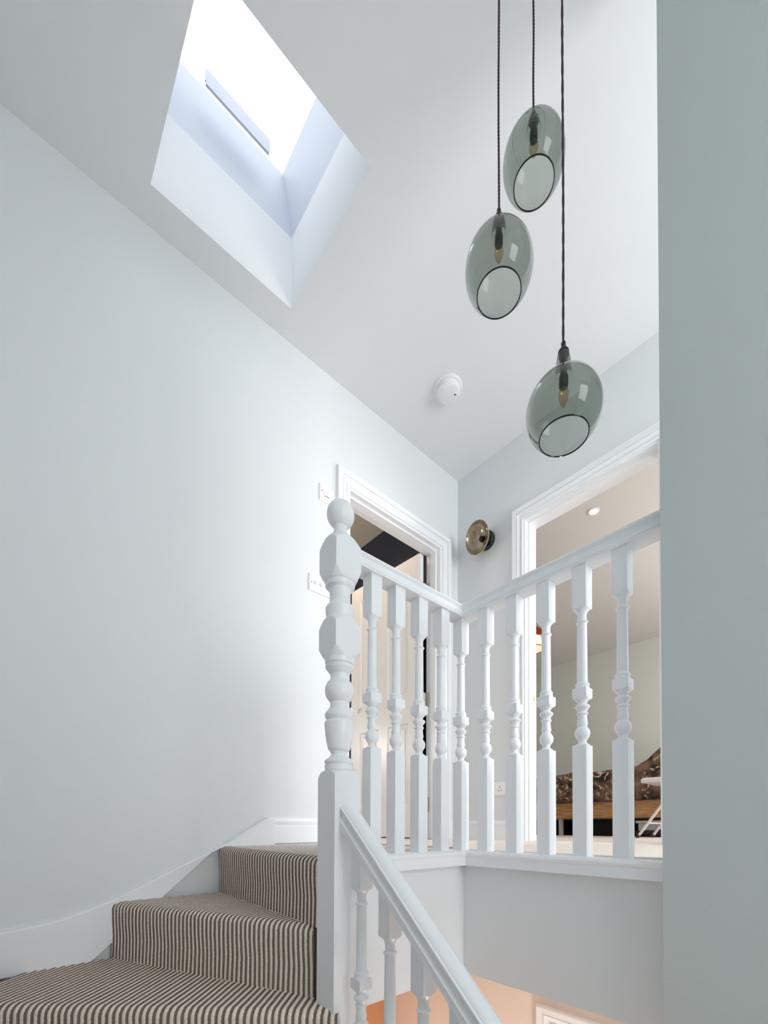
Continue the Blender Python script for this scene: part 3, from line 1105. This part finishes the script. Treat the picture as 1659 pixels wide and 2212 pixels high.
# socket on the right wall
so = empty('wall_socket', (0, -0.353, 0.325), 'white switched plug socket low on the wall behind the balusters', 'socket')
G().cbox(-0.009, 0, -0.043, 0.043, -0.043, 0.043, 0.003, 0, -1).out('plate', M['white_plastic'], so)
G().cbox(-0.013, -0.008, 0.018, 0.030, 0.006, 0.028, 0.002, 0, -1).out('rocker', M['white_plastic'], so)
g = G()
g.box(-0.0094, -0.0088, -0.006, -0.001, 0.006, 0.016).box(-0.0094, -0.0088, -0.016, -0.009, -0.014, -0.009).box(-0.0094, -0.0088, 0.004, 0.011, -0.014, -0.009)
g.out('pin_slot', M['dark_slot'], so)

# ================================================================== BEDROOM
bx = 2.0
bed = empty('bed', (bx, -0.3, 0), 'low oak bed frame seen through the bedroom doorway', 'bed')
by = 0.3
G().cbox(0, 0.03, -1.5+by, 1.15+by, 0.178, 0.335, 0.003, 0, -1).out('side_rail', M['oak'], bed)
G().box(1.37, 1.40, -1.5+by, 1.15+by, 0.178, 0.335).out('side_rail', M['oak'], bed)
G().box(0.03, 1.37, 1.12+by, 1.15+by, 0.178, 0.335).out('foot_rail', M['oak'], bed)
G().box(0.0, 1.40, -1.54+by, -1.50+by, 0.10, 1.0).out('headboard', M['oak'], bed)
for x, y in ((0.02, 1.08), (0.02, 0.30), (0.02, -1.45), (1.33, 1.08), (1.33, -1.45)):
    G().box(x, x+0.05, y+by-0.014, y+by+0.014, 0, 0.18).out('leg', M['greige'], bed)
G().cbox(0.035, 1.365, -1.49+by, 1.11+by, 0.20, 0.50, 0.03, 2, 1).out('mattress', M['white_plastic'], bed)

# duvet: draped over the mattress with an uneven top
def duvet_top(y):
    pts_ = [(-1.45, 0.80), (-0.85, 0.86), (-0.66, 0.82), (-0.565, 0.73), (-0.45, 0.665), (-0.24, 0.648), (0.0, 0.652), (0.21, 0.657), (0.58, 0.63), (0.9, 0.60), (1.10, 0.57)]
    for i in range(len(pts_)-1):
        if y <= pts_[i+1][0]:
            t_ = (y-pts_[i][0])/(pts_[i+1][0]-pts_[i][0])
            return pts_[i][1]+(pts_[i+1][1]-pts_[i][1])*t_
    return pts_[-1][1]


from mathutils import noise as mn
v, f = [], []
NY, NX = 90, 40
for j in range(NY+1):
    yy = -1.05+2.15*j/NY
    tp = duvet_top(yy)
    for i in range(NX+1):
        t_ = i/NX
        if t_ < 0.25:          # front drop
            s = t_/0.25
            x = bx-0.03-0.03*sin(pi*s)
            z = 0.338+(tp-0.338-0.06)*s
        elif t_ < 0.40:        # shoulder
            s = (t_-0.25)/0.15
            x = bx-0.03+0.14*(1-cos(s*pi/2))
            z = tp-0.06+0.06*sin(s*pi/2)
        else:
            s = (t_-0.40)/0.60
            x = bx+0.11+1.2*s
            z = tp-0.05*s*s
        nz_ = mn.noise(Vector((x*5, yy*5, z*6)))*0.022+mn.noise(Vector((x*14, yy*12, z*14)))*0.009
        if t_ < 0.3:
            x += nz_
        z += nz_*(0.5 if t_ > 0.05 else 0.15)
        v.append((x, yy, z))
for j in range(NY):
    for i in range(NX):
        a = j*(NX+1)+i
        f.append((a, a+1, a+NX+2, a+NX+1))
du = link('duvet', v, f, M['duvet'], None, 80)
sd = du.modifiers.new('thickness', 'SOLIDIFY')
sd.thickness = 0.02
sd.offset = -1
tag(du, 'rumpled brown floral duvet spread over the oak bed', 'duvet')

# pillow at the head
v, f = [], []
n1_, n2_ = 20, 16
for j in range(n1_+1):
    for i in range(n2_):
        q = 2*pi*i/n2_
        s = j/n1_*2-1
        w_ = sqrt(max(0, 1-abs(s)**3.2))
        v.append((bx+0.40+0.33*s, -0.93+0.20*cos(q)*(0.75+0.25*w_)-0.05*sin(q)*w_, 0.90+0.09*sin(q)*w_+0.10*cos(q)*-1*w_))
for j in range(n1_):
    for i in range(n2_):
        f.append((j*n2_+i, j*n2_+(i+1) % n2_, (j+1)*n2_+(i+1) % n2_, (j+1)*n2_+i))
f += [tuple(range(n2_)), tuple(range(n1_*n2_, (n1_+1)*n2_))]
pl = link('pillow', v, f, M['duvet'], None, 70)
tag(pl, 'brown patterned pillow propped at the head of the bed', 'pillow')

# storage under the bed
for k, (y0, y1) in enumerate(((0.36, 0.98), (-0.42, 0.22))):
    sb_ = empty('storage_box', (bx+0.45, (y0+y1)/2, 0), ['black fabric storage box under the bed, near the doorway frame', 'black fabric storage box under the middle of the bed'][k], 'storage box', 'black boxes under the bed')
    hy = (y1-y0)/2
    G().cbox(-0.33, 0.33, -hy, hy, 0.0, 0.145, 0.008, 0, -1).out('body', M['darkbox'], sb_)
    G().box(-0.338, 0.338, -hy-0.006, hy+0.006, 0.145, 0.165).out('lid', M['darkbox'], sb_)
wb = empty('plastic_crate', (bx+0.30, -0.80, 0), 'white plastic crate under the right end of the bed', 'crate')
G().cbox(-0.20, 0.25, -0.36, 0.36, 0.0, 0.125, 0.01, 0, -1).out('tub', M['white_plastic'], wb)
G().box(-0.215, 0.265, -0.375, 0.375, 0.125, 0.15).out('lid', M['white_plastic'], wb)
v, f = [], []
for j in range(17):
    for i in range(20):
        q = 2*pi*i/20
        s = j/16*2-1
        w_ = sqrt(max(0.0, 1-s*s))
        nz_ = 1+0.35*mn.noise(Vector((cos(q)*1.5, s*4, sin(q)*1.5)))
        v.append((bx-0.02+0.07*cos(q)*w_*nz_, -0.66+0.26*s, max(0.001, 0.028+0.038*sin(q)*w_*nz_)))
for j in range(16):
    for i in range(20):
        f.append((j*20+i, j*20+(i+1) % 20, (j+1)*20+(i+1) % 20, (j+1)*20+i))
gm = link('garment', v, f, M['garment'], None, 60)
tag(gm, 'dark crumpled garment on the floor in front of the white crate', 'clothing')

# step stool
ss = empty('step_stool', (1.62, -0.95, 0), 'white metal folding stool standing before the bed', 'stool')
G().cbox(-0.20, 0.20, -0.25, 0.25, 0.440, 0.478, 0.012, 2, 1).out('seat', M['white_plastic'], ss)
for x in (-0.17, 0.17):
    for sgn in (1, -1):
        g = G()
        g.tube((x, sgn*0.285, 0.012), (x, -sgn*0.02, 0.445), 0.011, n=12)
        lg = g.out('leg', M['white_plastic'], ss, 60)
        lg.data.update()
        g = G()
        g.tube((x, sgn*0.293, 0.0), (x, sgn*0.278, 0.026), 0.014, 0.013, n=12)
        ft = g.out('rubber_foot', M['rubber'], lg, 60)
for sgn in (1, -1):
    G().tube((-0.17, sgn*0.21, 0.12), (0.17, sgn*0.21, 0.12), 0.007, n=10).out('crossbar', M['white_plastic'], ss, 60)

# bedroom downlight
dl = empty('downlight', (0.984, -0.523, CEIL), 'small lit ceiling downlight shining inside the bedroom', 'downlight')
lathe('bezel', [(0.028, -0.001), (0.042, -0.001), (0.042, -0.005), (0.030, -0.008), (0.028, -0.004)], M['white_plastic'], dl, n=32, cap=False)
lathe('lens', [(0.0, -0.003), (0.028, -0.003), (0.028, -0.0045), (0.0, -0.0045)], M['lamp_on'], dl, n=32)

# copper pendant in the bedroom
cp = empty('copper_ceiling_lamp', (2.3, 0.80, 2.20), 'ribbed copper ceiling lamp glowing inside the bedroom', 'ceiling lamp')
lathe('ceiling_cup', [(0.0, CEIL-2.20), (0.04, CEIL-2.20), (0.04, CEIL-2.225), (0.008, CEIL-2.235), (0.004, 0.24)], M['copper'], cp, n=24)
v, f = [], []
NR = 96
for j, (r, z) in enumerate([(0.03, 0.25), (0.10, 0.235), (0.14, 0.20), (0.145, 0.13), (0.145, 0.12)]):
    for k in range(NR):
        q = 2*pi*k/NR
        rr2 = r*(1+(0.03 if (k//2) % 2 else -0.02)) if j else r
        v.append((rr2*cos(q), rr2*sin(q), z))
for j in range(4):
    for k in range(NR):
        f.append((j*NR+k, j*NR+(k+1) % NR, (j+1)*NR+(k+1) % NR, (j+1)*NR+k))
link('ribbed_shade', v, f, M['copper'], cp)
lathe('diffuser', [(0.140, 0.13), (0.147, 0.10), (0.150, 0.03), (0.148, 0.008)], M['copper_glow'], cp, n=48, cap=False)
lathe('lower_ring', [(0.147, 0.010), (0.152, 0.008), (0.152, 0.0), (0.146, 0.0)], M['copper'], cp, n=48, cap=False)
